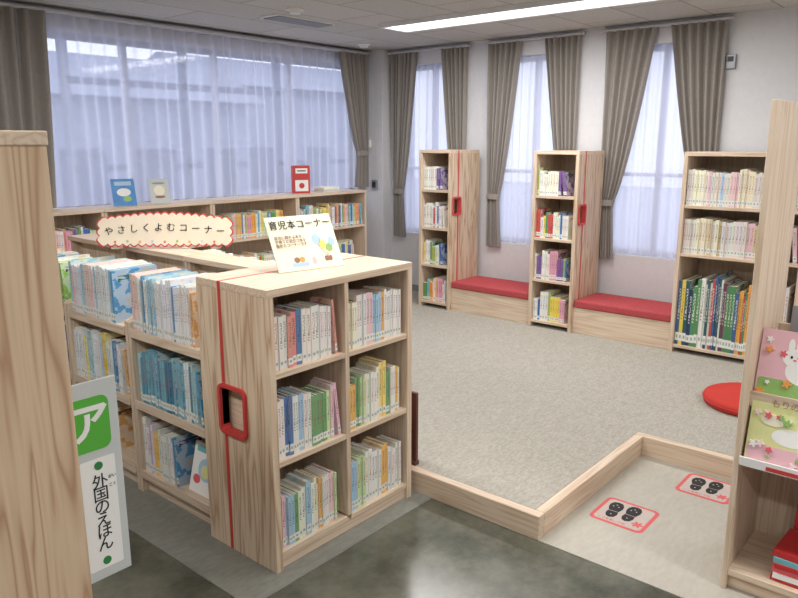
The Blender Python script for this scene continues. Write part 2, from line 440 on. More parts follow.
mb.prism([(PX+TW,PY+TW),(PX2+TW,PY+TW),(PX2+TW,YS),(XB,YS),(XB,4.9),(5.52,4.9),(5.52,YA),(5.24,YA),(5.24,4.80),(PX+TW,4.80)],0,HP-.001)
struct('trim_2',mb,CARPET)
mb=MB(); mb.box(PX,PX+TW,PY,4.80,0,HP); struct('trim_3',mb,WY,.004)
mb=MB(); mb.box(PX+TW,PX2,PY,PY+TW,0,HP); struct('trim_4',mb,WX,.004)
mb=MB(); mb.box(PX2,PX2+TW,YS,PY+TW,0,HP); struct('trim_5',mb,WY,.004)
mb=MB(); mb.box(PX,PX2,YS,PY,0,.004); struct('trim_6',mb,MATB)
mb=MB(); mb.box(1.36,PX,1.84,4.3,0,.003); struct('trim_7',mb,MATG)
mb=MB(); mb.box(XB-.012,XB,YS,4.9,HP,HP+.06); struct('baseboard_east',mb,GREYM)

# ---------------- island: end bookcase ----------------
IX0,IX1,IY0,IY1,IH=1.552,2.352,1.92,2.34,1.10
e=thing('bookcase','low pale wood bookcase with red band and six book cubbies','bookcase',(IX0,IY0,.003))
t=.03
def panel_hole(parent,name,mat,axis,pos,thick,a0,a1,z0,z1,ha0,ha1,hz0,hz1):
    mb=MB()
    def b(p0,p1,q0,q1):
        if axis=='x': mb.box(pos,pos+thick,p0,p1,q0,q1)
        else: mb.box(p0,p1,pos,pos+thick,q0,q1)
    b(a0,ha0,z0,z1); b(ha1,a1,z0,z1); b(ha0,ha1,z0,hz0); b(ha0,ha1,hz1,z1)
    return obj(name,mb,mat,parent=parent,recenter=True)
def handle_ring(parent,axis,pos,out,ca,cz,wa,hz,r=.03,th=.014,deep=.03):
    mb=MB(); n=6
    def rr(w,h,rad):
        pts=[]
        for cx,cy,a0 in ((w/2-rad,h/2-rad,0),(-w/2+rad,h/2-rad,90),(-w/2+rad,-h/2+rad,180),(w/2-rad,-h/2+rad,270)):
            for i in range(n+1):
                a=math.radians(a0+90*i/n); pts.append((cx+rad*math.cos(a),cy+rad*math.sin(a)))
        return pts
    o_=rr(wa,hz,r); i_=rr(wa-2*th,hz-2*th,max(.004,r-th)); N=len(o_)
    for dd,pts in ((0,o_),(0,i_),(-out,o_),(-out,i_),(deep,i_)):
        for p in pts:
            mb.v.append((p[0],dd,p[1]) if axis=='y' else (dd,p[0],p[1]))
    for i in range(N):
        j=(i+1)%N
        mb.f.append((2*N+i,2*N+j,3*N+j,3*N+i)); mb.m.append(0)
        mb.f.append((i,j,2*N+j,2*N+i)); mb.m.append(0)
        mb.f.append((3*N+i,3*N+j,4*N+j,4*N+i)); mb.m.append(0)
    loc=(ca,pos,cz) if axis=='y' else (pos,ca,cz)
    return obj('handle',mb,RED,loc=(loc[0]-parent.location[0],loc[1]-parent.location[1],loc[2]-parent.location[2]),parent=parent)
hy0,hy1,hz0,hz1=2.07,2.21,.515,.69
panel_hole(e,'side_panel',WZd,'x',IX0,t,IY0,IY1,.003,IH-.03,hy0,hy1,hz0,hz1)
bx(e,'recess_liner',WY,IX0+.042,IX0+.047,hy0-.02,hy1+.02,.465,.74,0)
bx(e,'side_panel',WZ,IX1-t,IX1,IY0,IY1,.003,IH-.03)
bx(e,'top_board',WX,IX0,IX1,IY0,IY1,IH-.03,IH)
bx(e,'back_panel',WZ,IX0+t,IX1-t,2.32,IY1,.003,IH-.03,0)
bx(e,'divider',WZ,1.94,1.962,IY0+.003,2.32,.08,IH-.03)
bx(e,'plinth',WX,IX0+t,IX1-t,IY0+.015,IY0+.035,.003,.055)
for z in (.055,.42,.765):
    for xa,xb in ((IX0+t,1.94),(1.962,IX1-t)):
        bx(e,'shelf_board',WX,xa,xb,IY0+.005,2.32,z,z+.022)
handle_ring(e,'x',IX0,.012,(hy0+hy1)/2,(hz0+hz1)/2,.168,.203)
bx(e,'red_band',RED,IX0-.002,IX0,2.187,2.203,.003,hz0-.016,0)
bx(e,'red_band',RED,IX0-.002,IX0,2.187,2.203,hz1+.016,IH,0)
bx(e,'red_band',RED,IX0-.002,IX1,2.19,2.20,IH,IH+.001,0)
for zi,z in enumerate((.077,.442,.787)):
    for bi,(xa,xb) in enumerate(((IX0+t+.022,1.937),(1.965,IX1-t-.003))):
        fill_row((xa,IY0+.02,z),0,xb-xa,(.18,.25) if zi<2 else (.185,.225),.12,(.012,.022),PAL_CREAM,group='books in the bookcase cubbies',fill=.97 if bi==1 else .92,where='in a pale wood cubby')

# ---------------- island: long display bookcases ----------------
LX0,LX1=1.575,2.352; LC=(LX0+LX1)/2
bays=[(2.345,2.925),(2.93,3.51),(3.515,4.095)]
for bi,(y0,y1) in enumerate(bays):
    YC=(y0+y1)/2
    e=thing('display_bookcase','double-sided low wooden bookcase with three tiers of thin books','bookcase',(LC,YC,.003),group='island display bookcases')
    for (a,b_) in ((y0,y0+.022),(y1-.022,y1)):
        mb=MB()
        mb.prism([(LX0,.003),(LX1,.003),(LX1,.82),(2.03,.96),(2.03,IH-.045),(1.90,IH-.045),(1.90,.96),(LX0,.82)],0,b_-a)
        mb.v=[(x,b_-z,y) for x,y,z in mb.v]
        obj('side_panel',mb,WZ,parent=e,bevel=.002,recenter=True)
    bx(e,'top_board',WY,1.885,2.045,y0,y1,IH-.045,IH-.02)
    bx(e,'back_panel',WZ,1.955,1.97,y0+.022,y1-.022,.1,IH-.045,0)
    for z in (.09,.43,.765):
        bx(e,'shelf_board',WY,LX0+.004,1.955,y0+.022,y1-.022,z,z+.02)
        bx(e,'shelf_board',WY,1.97,LX1-.004,y0+.022,y1-.022,z,z+.02)
        bx(e,'shelf_lip',WY,LX0-.006,LX0+.004,y0+.0225,y1-.0225,z-.01,z+.03)
    bx(e,'plinth',WY,LX0+.03,LX0+.05,y0+.022,y1-.022,.003,.09)
    for zi,z in enumerate((.11,.45,.785)):
        G='thin books on the display bookcase'
        if bi<2:
            if zi==2:
                fill_row((LX0+.012,y1-.024,z),Q,.534,(.225,.262),.23,(.0105,.016),PAL_LONG,group=G,fill=.88 if bi==0 else .80,where='on the open top tier',lean=False,endpal=PAL_END[:1] if bi else PAL_END[1:2],mixp=.45)
            elif zi==1:
                fill_row((LX0+.012,y1-.024,z),Q,.534,(.2,.27),.2,(.012,.019),PAL_TEAL if bi==0 else PAL_LONG+PAL_BRIGHT[3:6],group=G if bi==0 else None,fill=.9,where='on a display tier',endpal=PAL_END)
            else:
                fill_row((LX0+.012,y1-.024,z),Q,.534,(.17,.27),.19,(.014,.024),PAL_LONGB,group=G if bi==0 else None,fill=.5,where='on a display tier',endpal=PAL_END)
        else:
            fill_row((LX0+.012,y1-.024,z),Q,.534,(.2,.25),.19,(.012,.02),PAL_LONG+PAL_BRIGHT,fill=.95)
    fill_row((LX1-.012,y0+.024,.785),math.pi/2,.534,(.2,.25),.2,(.012,.02),PAL_LONG+PAL_CREAM,fill=.93)

# ---------------- tall bookcases on the platform ----------------
TX=5.13; TZ=1.54; XE=5.57
def tall(y0,y1,zs,label,handle=True,top=TZ):
    e=thing('tall_bookcase',label,'bookcase',((TX+XE)/2,(y0+y1)/2,HP-.001))
    zb=HP-.001
    if handle:
        panel_hole(e,'side_panel',WZd,'y',y0,.028,TX,XE,zb,top-.028,5.17,5.27,.98,1.12)
        handle_ring(e,'y',y0,.01,5.22,1.05,.125,.165,.022,.014)
        bx(e,'red_band',RED,5.235,5.25,y0-.002,y0,zb,.966,0)
        bx(e,'red_band',RED,5.235,5.25,y0-.002,y0,1.134,top,0)
    else: bx(e,'side_panel',WZ,TX,XE,y0,y0+.028,zb,top-.028)
    bx(e,'side_panel',WZ,TX,XE,y1-.028,y1,zb,top-.028)
    bx(e,'top_board',WY,TX,XE,y0,y1,top-.028,top)
    bx(e,'back_panel',WZ,XE-.02,XE,y0+.028,y1-.028,zb,top-.028,0)
    for z in zs: bx(e,'shelf_board',WY,TX+.004,XE-.02,y0+.028,y1-.028,z-.022,z)
    return e
tall(3.755,4.11,(.165,.51,.85,1.19),'tall narrow wooden bookcase with red hand-hole beside a bench')
tall(2.545,2.94,(.165,.51,.85,1.19),'tall narrow wooden bookcase with red hand-hole between benches')
tall(.95,1.76,(.165,.835,1.175),'tall wide wooden bookcase with large picture books below',False)
for ui,(y0,y1) in enumerate(((3.755,4.11),(2.545,2.94))):
    for zi,z in enumerate((.165,.51,.85,1.19)):
        fill_row((TX+.02,y1-.032,z),Q,y1-y0-.09,(.16,.24),.17,(.012,.024),PAL_BRIGHT+PAL_CREAM[:6],group='books in the narrow tall bookcase' if ui==1 and zi>0 else None,where='in a narrow tall bookcase',fill=R.choice((.8,.9,.97)),mixp=.5)
fill_row((TX+.02,1.728,.165),Q,.75,(.38,.56),.3,(.012,.028),PAL_DARK,group='large picture books',fill=.97,where='on the low shelf of a tall bookcase',mixp=.85)
fill_row((TX+.02,1.728,.835),Q,.75,(.22,.25),.2,(.016,.024),PAL_WHITE,fill=.97)
fill_row((TX+.02,1.728,1.175),Q,.75,(.22,.26),.2,(.014,.022),PAL_WHITE+PAL_CREAM[6:10],fill=.97)
for (y0,y1,lab) in ((2.942,3.753,'wooden alcove bench with muted red seat cushion under a window'),(1.762,2.543,'wooden alcove bench with muted red cushion between tall bookcases')):
    e=thing('alcove_bench',lab,'bench',(5.35,(y0+y1)/2,HP-.001))
    bx(e,'body',WY,TX+.03,XE,y0,y1,HP-.001,.315)
    bx(e,'seat_cushion',CUSH,TX+.02,XE,y0+.003,y1-.003,.315,.375,.012)

# ---------------- low bookcases under the window ----------------
WH=1.15; wx=.70
for k in range(5):
    x0=wx+k*.9; x1=x0+.898
    e=thing('low_bookcase','low wall bookcase of pale wood beneath the wide window','bookcase',((x0+x1)/2,4.98,0),group='bookcases under the window')
    bx(e,'side_panel',WZ,x0,x0+.022,4.83,5.13,0,WH-.025); bx(e,'side_panel',WZ,x1-.022,x1,4.83,5.13,0,WH-.025)
    bx(e,'top_board',WX,x0,x1,4.82,5.13,WH-.025,WH)
    bx(e,'back_panel',WZ,x0+.022,x1-.022,5.115,5.13,0,WH-.025,0)
    for z in (.08,.45,.815):
        bx(e,'shelf_board',WX,x0+.022,x1-.022,4.835,5.115,z-.02,z)
        if x0>1.5: fill_row((x0+.025,4.85,z),0,.85,(.17,.235),.16,(.013,.024),PAL_CREAM+PAL_BRIGHT[3:],fill=R.choice((.85,.95,.97)),mixp=.6)
o=book_obj(FAR,'books'); tag(o,'rows of small colourful books filling the wall and tall bookcases','books',kind='stuff')

# ---------------- foreground bookcase and sign ----------------
e=thing('bookcase','tall pale wooden bookcase with plain solid end panel','bookcase',(.37,1.8,0))
bx(e,'side_panel',WZf,.12,.61,1.37,1.40,0,1.595,.003)
bx(e,'side_panel',WZ,.12,.61,2.20,2.23,0,1.595,.003)
bx(e,'top_board',WY,.115,.613,1.368,2.232,1.595,1.622,.003)
bx(e,'back_panel',WZ,.35,.37,1.40,2.20,.05,1.595,0)
for z in (.08,.46,.84,1.22): 
    bx(e,'shelf_board',WY,.37,.60,1.40,2.20,z,z+.022); bx(e,'shelf_board',WY,.13,.35,1.40,2.20,z,z+.022)
def rrect(x0,x1,y0,y1,r,n=5):
    pts=[]
    for cx,cy,a0 in ((x1-r,y1-r,0),(x0+r,y1-r,90),(x0+r,y0+r,180),(x1-r,y0+r,270)):
        for i in range(n+1):
            a=math.radians(a0+90*i/n); pts.append((cx+r*math.cos(a),cy+r*math.sin(a)))
    return pts
MR=Matrix.Rotation(math.pi/2,4,'X')
def ell(cx,cy,rx,ry,n=24): return [(cx+rx*math.cos(2*math.pi*i/n),cy+ry*math.sin(2*math.pi*i/n)) for i in range(n)]
s=thing('shelf_sign','grey-white shelf sign with green block and vertical Japanese lettering','sign',(.655,1.43,.65))
mb=MB(); mb.box(-.045,.074,-.006,.0,0,.46); obj('sign_board',mb,SIGNG,parent=s,bevel=.002)
mb=MB(); mb.box(-.045,-.025,.0,.012,.05,.41); obj('bracket',mb,GREYM,parent=s,bevel=.002)
mb=MB(); mb.prism(rrect(-.044,.052,.305,.425,.018),.006,.008,M=MR); obj('green_block',mb,GREEN,parent=s)
text('ア',.095,PAPERW,s,(.004,-.0088,.365),(math.pi/2,0,0),bold=.002)
mb=MB(); mb.prism(rrect(-.022,.056,.025,.285,.004),.006,.0068,M=MR); obj('text_panel',mb,PAPERW,parent=s)
text('外\n国\nの\nえ\nほ\nん',.037,BLACK,s,(.018,-.0075,.155),(math.pi/2,0,0),spacing=.8)
text('がい\nこく',.009,BLACK,s,(.046,-.0072,.225),(math.pi/2,0,0),spacing=2.2)
for zz in (.268,.042):
    mb=MB(); mb.prism(ell(.018,zz,.0095,.0095),.0068,.0078,M=MR); obj('dot',mb,DGREEN,parent=s)

# ---------------- right display shelf ----------------
RX=2.55
e=thing('picture_book_display','tall wooden picture-book display rack with stepped ledges','bookcase',(RX+.2,.2,.004))
bx(e,'side_panel',WZ,RX,RX+.42,.597,.617,.004,1.735,.003)
bx(e,'side_panel',WZ,RX,RX+.42,-.40,-.37,.004,1.735,.003)
bx(e,'base_board',WY,RX+.005,RX+.38,-.37,.597,.06,.085)
bx(e,'plinth',WY,RX+.03,RX+.05,-.37,.597,.004,.06)
bx(e,'shelf_board',WY,RX+.005,RX+.38,-.37,.597,.50,.522)
bx(e,'ledge_lip',WHITE,RX-.004,RX+.004,-.37,.597,.497,.530)
for yy in (.40,.18): bx(e,'label_strip',RED,RX-.0055,RX-.004,yy,yy+.11,.502,.516,0)
bx(e,'shelf_board',WY,RX+.06,RX+.38,-.37,.597,.71,.73)
bx(e,'ledge_lip',WY,RX+.055,RX+.062,-.37,.597,.70,.755)
bx(e,'back_panel',WZ,RX+.36,RX+.38,-.37,.597,.085,.94,0)
def faceout(loc,w,h,th,lean,cover,label,parts,theta=Q,name='picture_book'):
    s=thing(name,label,'book',loc)
    s.rotation_euler=(0,0,theta)
    M=Matrix.Rotation(-lean,4,'X')
    mb=MB(); mb.box(-w/2,w/2,0,th*.12,0,h,M=M); mb.box(-w/2,w/2,th*.88,th,0,h,M=M); mb.box(-w/2,-w/2+.002,th*.12,th*.88,0,h,M=M)
    obj('cover',mb,cover,parent=s)
    mb=MB(); mb.box(-w/2+.002,w/2-.003,th*.12,th*.88,.003,h-.003,M=M); obj('pages',mb,PAGE,parent=s)
    for k,(nm,pts,mat) in enumerate(parts):
        mb=MB(); mb.prism(pts,0,.0006+.0003*k,M=M@MR); obj(nm,mb,mat,parent=s)
    return s,M
def ctext(s,M,body,size,mat,x,y,lean,bold=0,off=.006):
    p=M@Vector((x,-off,y)); text(body,size,mat,s,tuple(p),(math.pi/2-lean,0,0),bold=bold)
def flower(cx,cy,r,k=5,n=40): return [(cx+r*(1+.35*math.cos(k*2*math.pi*i/n))*math.cos(2*math.pi*i/n),cy+r*(1+.35*math.cos(k*2*math.pi*i/n))*math.sin(2*math.pi*i/n)) for i in range(n)]
ln=math.radians(12)
RP=random.Random(3)
arts=[('artwork',rrect(-.135,.135,.005,.075,.01),LGREEN),('artwork',ell(0,.11,.055,.045),PAPERW),('artwork',ell(-.028,.155,.04,.032),PAPERW),('artwork',ell(-.045,.195,.01,.026),PAPERW),('artwork',ell(-.02,.198,.01,.026),PAPERW),
  ('artwork',ell(-.04,.158,.004,.005),BLACK),('artwork',ell(-.018,.158,.004,.005),BLACK),('artwork',ell(-.029,.148,.005,.003),CORAL)]
for k in range(22): arts.append(('artwork',flower(RP.uniform(-.125,.125),RP.choice((RP.uniform(.02,.07),RP.uniform(.13,.225))),RP.uniform(.006,.012)),RP.choice((CORAL,LPINK,ORANGE,PAPERW,CRED))))
s,M=faceout((RX+.072,.452,.73),.28,.245,.012,ln,PINK,'pink picture book with white animal among flowers on a ledge',arts)
arts=[('artwork',rrect(-.13,.13,.004,.06,.01),PINK),('artwork',ell(.0,.1,.06,.03),PAPERW),('artwork',ell(.04,.125,.028,.026),PAPERW),('artwork',ell(.03,.148,.008,.014),PAPERW),('artwork',ell(.052,.148,.008,.014),PAPERW),
  ('artwork',ell(.035,.125,.003,.004),BLACK),('artwork',ell(.052,.125,.003,.004),BLACK),('artwork',ell(-.06,.15,.04,.02),PAPER)]
for k in range(24): arts.append(('artwork',flower(RP.uniform(-.12,.12),RP.choice((RP.uniform(.012,.07),RP.uniform(.15,.175))),RP.uniform(.005,.012)),RP.choice((CORAL,LPINK,LGREEN,PAPERW,LGREEN))))
s,M=faceout((RX+.012,.452,.522),.27,.235,.012,ln,YELG,'pale yellow-green picture book with pink flowers on a shelf',arts)
ctext(s,M,'もりのくさ',.03,BROWNI,0,.208,ln,off=.009)
faceout((RX+.2,.42,.73),.22,.31,.01,math.radians(4),GREYM,'grey-covered picture book standing behind another book',[('artwork',ell(0,.2,.05,.05),PAPERW)])
# stack of flat books + face-out red books on the base board
z=.085
for k,(c,tn) in enumerate(((CRED,'red'),(PAPERW,'white'),(CORAL,'coral'),(CRED,'red'),(TEAL,'teal'),(CRED,'red'))):
    th=.016+.003*(k%3)
    s=thing('book','%s picture book lying flat in a stack on the base shelf'%tn,'book',(RX+.13,.33,z),rot=(0,0,(-.05,.04,-.02,.07,.0,-.06)[k]),group='flat stacked picture books')
    mb=MB(); mb.box(-.10,.10,-.13,.13,0,.002); mb.box(-.10,.10,-.13,.13,th-.002,th); mb.box(-.10,-.098,-.13,.13,.002,th-.002); obj('cover',mb,c,parent=s)
    mb=MB(); mb.box(-.098,.097,-.127,.127,.002,th-.002); obj('pages',mb,PAGE,parent=s)
    z+=th
faceout((RX+.27,.33,.085),.24,.29,.014,math.radians(8),CRED,'red picture book standing behind a flat stack of books',[('artwork',rrect(-.1,.1,.22,.27,.006),PAPERW),('artwork',ell(0,.17,.06,.03),PAPER)])
faceout((RX+.06,.06,.085),.21,.24,.014,ln,CORAL,'coral picture book propped on the base shelf',[('artwork',ell(0,.1,.06,.05),PAPER)])

# ---------------- signs on the island ----------------
ang=math.radians(-49)
s=thing('corner_sign','cream scalloped sign with red outline and Japanese lettering','sign',(1.957,3.20,IH-.02),rot=(0,0,ang))
def scallop(w,h,arch,bump,n=17,mside=3):
    pts=[]
    for i in range(n*6):
        u=i/(n*6); pts.append((-w/2+w*u,-bump*abs(math.sin(math.pi*n*u))))
    for i in range(mside*6):
        u=i/(mside*6); pts.append((w/2+bump*abs(math.sin(math.pi*mside*u)),h*u))
    for i in range(n*6):
        u=i/(n*6); pts.append((w/2-w*u,h+arch*math.sin(math.pi*u)+bump*abs(math.sin(math.pi*n*u))))
    for i in range(mside*6):
        u=i/(mside*6); pts.append((-w/2-bump*abs(math.sin(math.pi*mside*u)),h-h*u))
    return pts
sl=math.radians(14)
MU=Matrix.Rotation(-sl,4,'X')@Matrix.Translation((0,0,.022))
A=scallop(.66,.125,.03,.013)
mb=MB(); mb.prism(A,0,.005,M=MU@MR); obj('sign_border',mb,RED,parent=s)
cy=.07
mb=MB(); mb.prism([(x*.980,cy+(y-cy)*.915) for x,y in A],.005,.0062,M=MU@MR); obj('sign_face',mb,PAPERK,parent=s)
body='やさしくよむコーナー'
for i,ch in enumerate(body):
    u=(i+.5)/len(body)
    p=MU@Vector((-.31+.62*u,-.0085,.060+.024*math.sin(math.pi*u)))
    text(ch,.046,BLACK,s,tuple(p),(math.pi/2-sl,0,0))
for k in range(9):
    u=(k+1)/10; mb=MB(); mb.prism(flower(-.31+.62*u,.013+.003*(k%2),.006,5,20),.0062,.0072,M=MU@MR); obj('printed_flower',mb,[CORAL,LGREEN,ORANGE,BLUE][k%4],parent=s)
for dx in (-.25,.25):
    mb=MB(); mb.box(dx-.02,dx+.02,0,.06,0,.008); mb.box(dx-.02,dx+.02,.006,.011,0,.03); obj('foot',mb,WX,parent=s)
s=thing('paper_sign','cream card sign with dark Japanese title and pale blue drawing','sign',(1.95,2.11,IH+.002),rot=(0,0,math.radians(-10)))
lean=math.radians(28); ML=Matrix.Rotation(-lean,4,'X')
mb=MB(); mb.box(-.155,.155,0,.004,0,.235,M=ML); obj('card',mb,PAPER,parent=s,bevel=.001)
mb=MB(); mb.box(-.08,.08,.0,.004,0,.14,M=Matrix.Translation((0,.068,0))@Matrix.Rotation(math.radians(-2),4,'X')); obj('easel',mb,PAPERW,parent=s)
rt=(math.pi/2-lean,0,0)
def onc(x,y): 
    p=ML@Vector((x,-.004,y)); return tuple(p)
title='育児本コーナー'
for i,ch in enumerate(title): text(ch,.041,BLACK,s,onc(-.126+.042*i,.194),rt,extr=.0006)
text('育児に関する本や、\n子育てに役立つ本を\n集めたコーナーです',.016,BROWNI,s,onc(-.065,.125),rt,extr=.0006,spacing=1.05)
art=[(ell(.055,.125,.020,.024),BLUE),(ell(.095,.135,.018,.022),LPINK),(ell(.125,.110,.016,.020),BLUE),(ell(.078,.100,.017,.021),YEL),(ell(.108,.085,.015,.018),LGREEN),
  (rrect(.072,.108,.028,.050,.006),BROWNI),(ell(.09,.058,.013,.012),PAPERK),
  (ell(-.06,.045,.013,.012),BROWNI),(ell(-.035,.045,.012,.012),ORANGE),(rrect(-.085,-.01,.015,.033,.006),BLUE),(ell(.02,.035,.01,.016),PINK)]
for x in (.055,.095,.125): art.append(([(x-.0008,.105),(.0888,.05),(.0904,.05),(x+.0008,.105)],BROWNI))
for pts,mat in art:
    mb=MB(); mb.prism(pts,0,.001,M=ML@MR); obj('artwork',mb,mat,parent=s)

# ---------------- things on the low bookcase ----------------
faceout((2.72,4.93,WH),.165,.2,.012,math.radians(15),CBLUE,'blue picture book propped up on the window bookcase',[('artwork',ell(0,.1,.05,.03),PAPERW),('artwork',ell(.02,.05,.03,.02),LGREEN),('artwork',rrect(-.06,.06,.15,.18,.006),BLUE)],theta=-.25)
faceout((3.01,4.93,WH),.15,.19,.012,math.radians(15),SIGNG,'white picture book propped up on the window bookcase',[('artwork',ell(0,.1,.04,.04),PAPER),('artwork',ell(0,.05,.04,.01),BROWNI),('artwork',ell(0,.155,.05,.008),GREYM)],theta=-.25)
s=thing('toy_postbox','red box with white panels standing on the window bookcase','toy',(4.47,4.97,WH),rot=(0,0,-.5))
mb=MB(); mb.box(-.08,.08,-.035,.035,.0,.25); obj('body',mb,RED,parent=s,bevel=.005)
mb=MB(); mb.box(-.055,.055,-.038,-.035,.18,.225); obj('slot_panel',mb,PAPERW,parent=s)
mb=MB(); mb.box(-.04,.04,-.040,-.038,.198,.207); obj('slot',mb,DARK,parent=s)
mb=MB(); mb.box(-.06,.06,-.038,-.035,.02,.12); obj('notice_plate',mb,PAPERW,parent=s)
mb=MB(); mb.prism(ell(0,.07,.025,.025),.038,.040,M=MR); obj('red_dot',mb,RED,parent=s)
for i,(c,x) in enumerate(((SIGNG,4.80),(PAPER,4.79))):
    mb=MB(); z=WH+i*.022
    s=thing('book','pale book lying flat in a small stack on the window bookcase','book',(x,4.97,z),rot=(0,0,.1*i-.1),group='stack of flat books')
    mb.box(-.10,.10,-.075,.075,0,.003); mb.box(-.10,.10,-.075,.075,.018,.021); mb.box(-.10,.10,-.075,-.072,.003,.018); obj('cover',mb,c,parent=s)
    mb=MB(); mb.box(-.097,.097,-.072,.072,.003,.018); obj('pages',mb,PAGE,parent=s)
faceout((LX0+.04,2.49,.11),.19,.22,.01,math.radians(14),PAPERW,'pale illustrated picture book leaning face out on the lowest tier',[('artwork',ell(.01,.11,.06,.05),BLUE),('artwork',ell(.0,.1,.03,.03),YELG),('artwork',ell(-.05,.06,.025,.02),CORAL),('artwork',rrect(-.075,.075,.18,.205,.005),TEAL)])

# ---------------- floor seat and board ----------------
s=thing('floor_cushion','round flat red vinyl floor seat resting on grey carpet','cushion',(4.33,.99,HP-.001))
mb=MB(); mb.lathe([(.02,0),(.24,0),(.252,.01),(.256,.03),(.25,.05),(.23,.06),(.1,.064),(.02,.065)],48); obj('cushion_body',mb,STOOL,parent=s,smooth=True)
mb=MB(); mb.lathe([(.25,.029),(.259,.029),(.259,.034),(.25,.034)],48); obj('piping',mb,RED,parent=s)
s=thing('wooden_partition','dark reddish-brown wooden partition board beside the island bookcase','partition',(2.455,2.17,HP-.001))
mb=MB(); mb.box(-.009,.009,-.2,.2,.02,.36); obj('board',mb,WD,parent=s,bevel=.003)
mb=MB(); mb.box(-.016,.016,-.2,-.16,0,.02); mb.box(-.016,.016,.16,.2,0,.02); obj('foot',mb,WD,parent=s,bevel=.002)

# ---------------- footprint stickers ----------------
for (x,y) in ((2.83,1.10),(3.32,.90)):
    s=thing('floor_sticker','red-bordered square floor sticker with black shoe prints','sticker',(x,y,.004),rot=(0,0,math.radians(-90)),group='footprint floor stickers')
    mb=MB(); mb.prism(rrect(-.12,.12,-.115,.115,.028),0,.0008); obj('border',mb,STICK,parent=s)
    mb=MB(); mb.prism(rrect(-.104,.104,-.099,.099,.018),.0008,.0012); obj('backing',mb,STBG,parent=s)
    for k,(dx,cy_,ra) in enumerate(((-.052,.008,.1),(.022,.018,.0))):
        Mz=Matrix.Translation((dx,cy_,0))@Matrix.Rotation(ra,4,'Z')@Matrix.Diagonal((1.0,1.05,1,1))
        sole=[(.0,.072),(.02,.066),(.031,.045),(.033,.02),(.024,-.010),(-.020,-.010),(-.03,.02),(-.03,.045),(-.02,.066)]
        heel=[(.024,-.014),(.026,-.04),(.018,-.062),(.0,-.07),(-.016,-.062),(-.024,-.04),(-.021,-.014)]
        mb=MB(); mb.prism(list(reversed(sole)),.0012,.0018,M=Mz); mb.prism(list(reversed(heel)),.0012,.0018,M=Mz); obj('shoe_print',mb,BLACK,parent=s)
        mb=MB()
        for (tx,ty) in ((-.012,.03),(.012,.03),(0,.045),(0,-.042)): mb.prism(ell(tx,ty,.0035,.0035,10),.0018,.0022,M=Mz)
        obj('tread',mb,STBG,parent=s)
    mb=MB(); mb.prism(flower(.078,-.052,.020,6),.0012,.0018); obj('red_mark',mb,STICK,parent=s)
    text('くつをぬいでね',.018,STICK,s,(-.025,-.084,.0015),(0,0,0),extr=.0003)

# ---------------- curtains ----------------
def curtain(name,label,cat,axis,prof,z0,z1,off,amp,folds,mat,tie=None,n=None,ph=0,part='fabric'):
    n=n or int(folds*8); rows=26
    c=(sum(prof(z1))/2)
    loc=(c,off,z0) if axis=='x' else (off,c,z0)
    e=thing(name,label,cat,loc)
    mb=MB()
    for j in range(rows+1):
        z=z0+(z1-z0)*j/rows; lo,hi=prof(z); wsc=min(1,(hi-lo)/(prof(z1)[1]-prof(z1)[0])+.3)
        for i in range(n+1):
            u=i/n; p=lo+(hi-lo)*u-c
            ax=amp*wsc*(math.sin(2*math.pi*folds*(u+.012*math.sin(17*u+ph))+ph+.3*math.sin(3*z))+.35*math.sin(2*math.pi*folds*.37*u+1.7*ph+z))
            mb.v.append((p,ax,z-z0) if axis=='x' else (ax,p,z-z0))
    for j in range(rows):
        for i in range(n):
            a=j*(n+1)+i; mb.f.append((a,a+1,a+n+2,a+n+1)); mb.m.append(0)
    obj(part,mb,mat,parent=e,smooth=True)
    if tie:
        lo,hi=prof(tie); m2=MB(); N=24; cc=(lo+hi)/2-c; rw=(hi-lo)/2+.006; rd=amp*1.0+.006
        for zz in (tie-.025,tie+.025):
            for i in range(N):
                a=2*math.pi*i/N; p,q=cc+rw*math.cos(a),rd*math.sin(a)
                m2.v.append((p,q,zz-z0) if axis=='x' else (q,p,zz-z0))
        for i in range(N):
            j=(i+1)%N; m2.f.append((i,j,N+j,N+i)); m2.m.append(0)
        obj('tieback',m2,mat,parent=e,smooth=True)
    return e
def gather(lo,hi,side,tie,zt,zb,wt,wb,inset=0.0):
    def f(z):
        if z>=tie:
            t=(z-tie)/(zt-tie); w=wt+(hi-lo-wt)*(t**.75); s_=inset*(1-t)
        else:
            t=(tie-z)/(tie-zb); w=wt+(wb-wt)*t; s_=inset
        return (hi-s_-w,hi-s_) if side>0 else (lo+s_,lo+s_+w)
    return f
zt=2.455
for k,((a,b_),wd) in enumerate(zip(wins,(.32,.34,.42))):
    hi=b_+.06; lo=a-.07
    ti=1.12
    curtain('drape','grey-taupe curtain tied back beside a tall window','curtain','y',gather(hi-wd,hi,1,ti,zt,.66,.12,.15,.03),.66,zt,XB-.037,.024,6,CURT,tie=ti,ph=k)
    curtain('drape','grey-taupe curtain tied back beside a tall window','curtain','y',gather(lo,lo+wd*.95,-1,ti,zt,.66,.12,.15,0),.66,zt,XB-.037,.024,6,CURT,tie=ti,ph=k+2)
    curtain('sheer_curtain','white translucent sheer curtain over a tall window','curtain','y',(lambda z,a=a,b_=b_:(a+.005,b_-.005)),wz0+.005,wz1-.01,XB+.02,.014,9,SHEERB,ph=k)
    mb=MB(); mb.box(XB-.06,XB-.012,lo-.03,hi+.03,zt,zt+.018); tag(obj('curtain_rail',mb,RAILM,recenter=True,bevel=.003),'slim white curtain rail above a tall window','curtain rail')
curtain('drape','grey-taupe curtain tied back at the end of the wide window','curtain','x',gather(5.10,5.48,1,1.50,zt,WH+.01,.15,.18),WH+.01,zt,YA-.085,.026,6,CURT,tie=1.5)
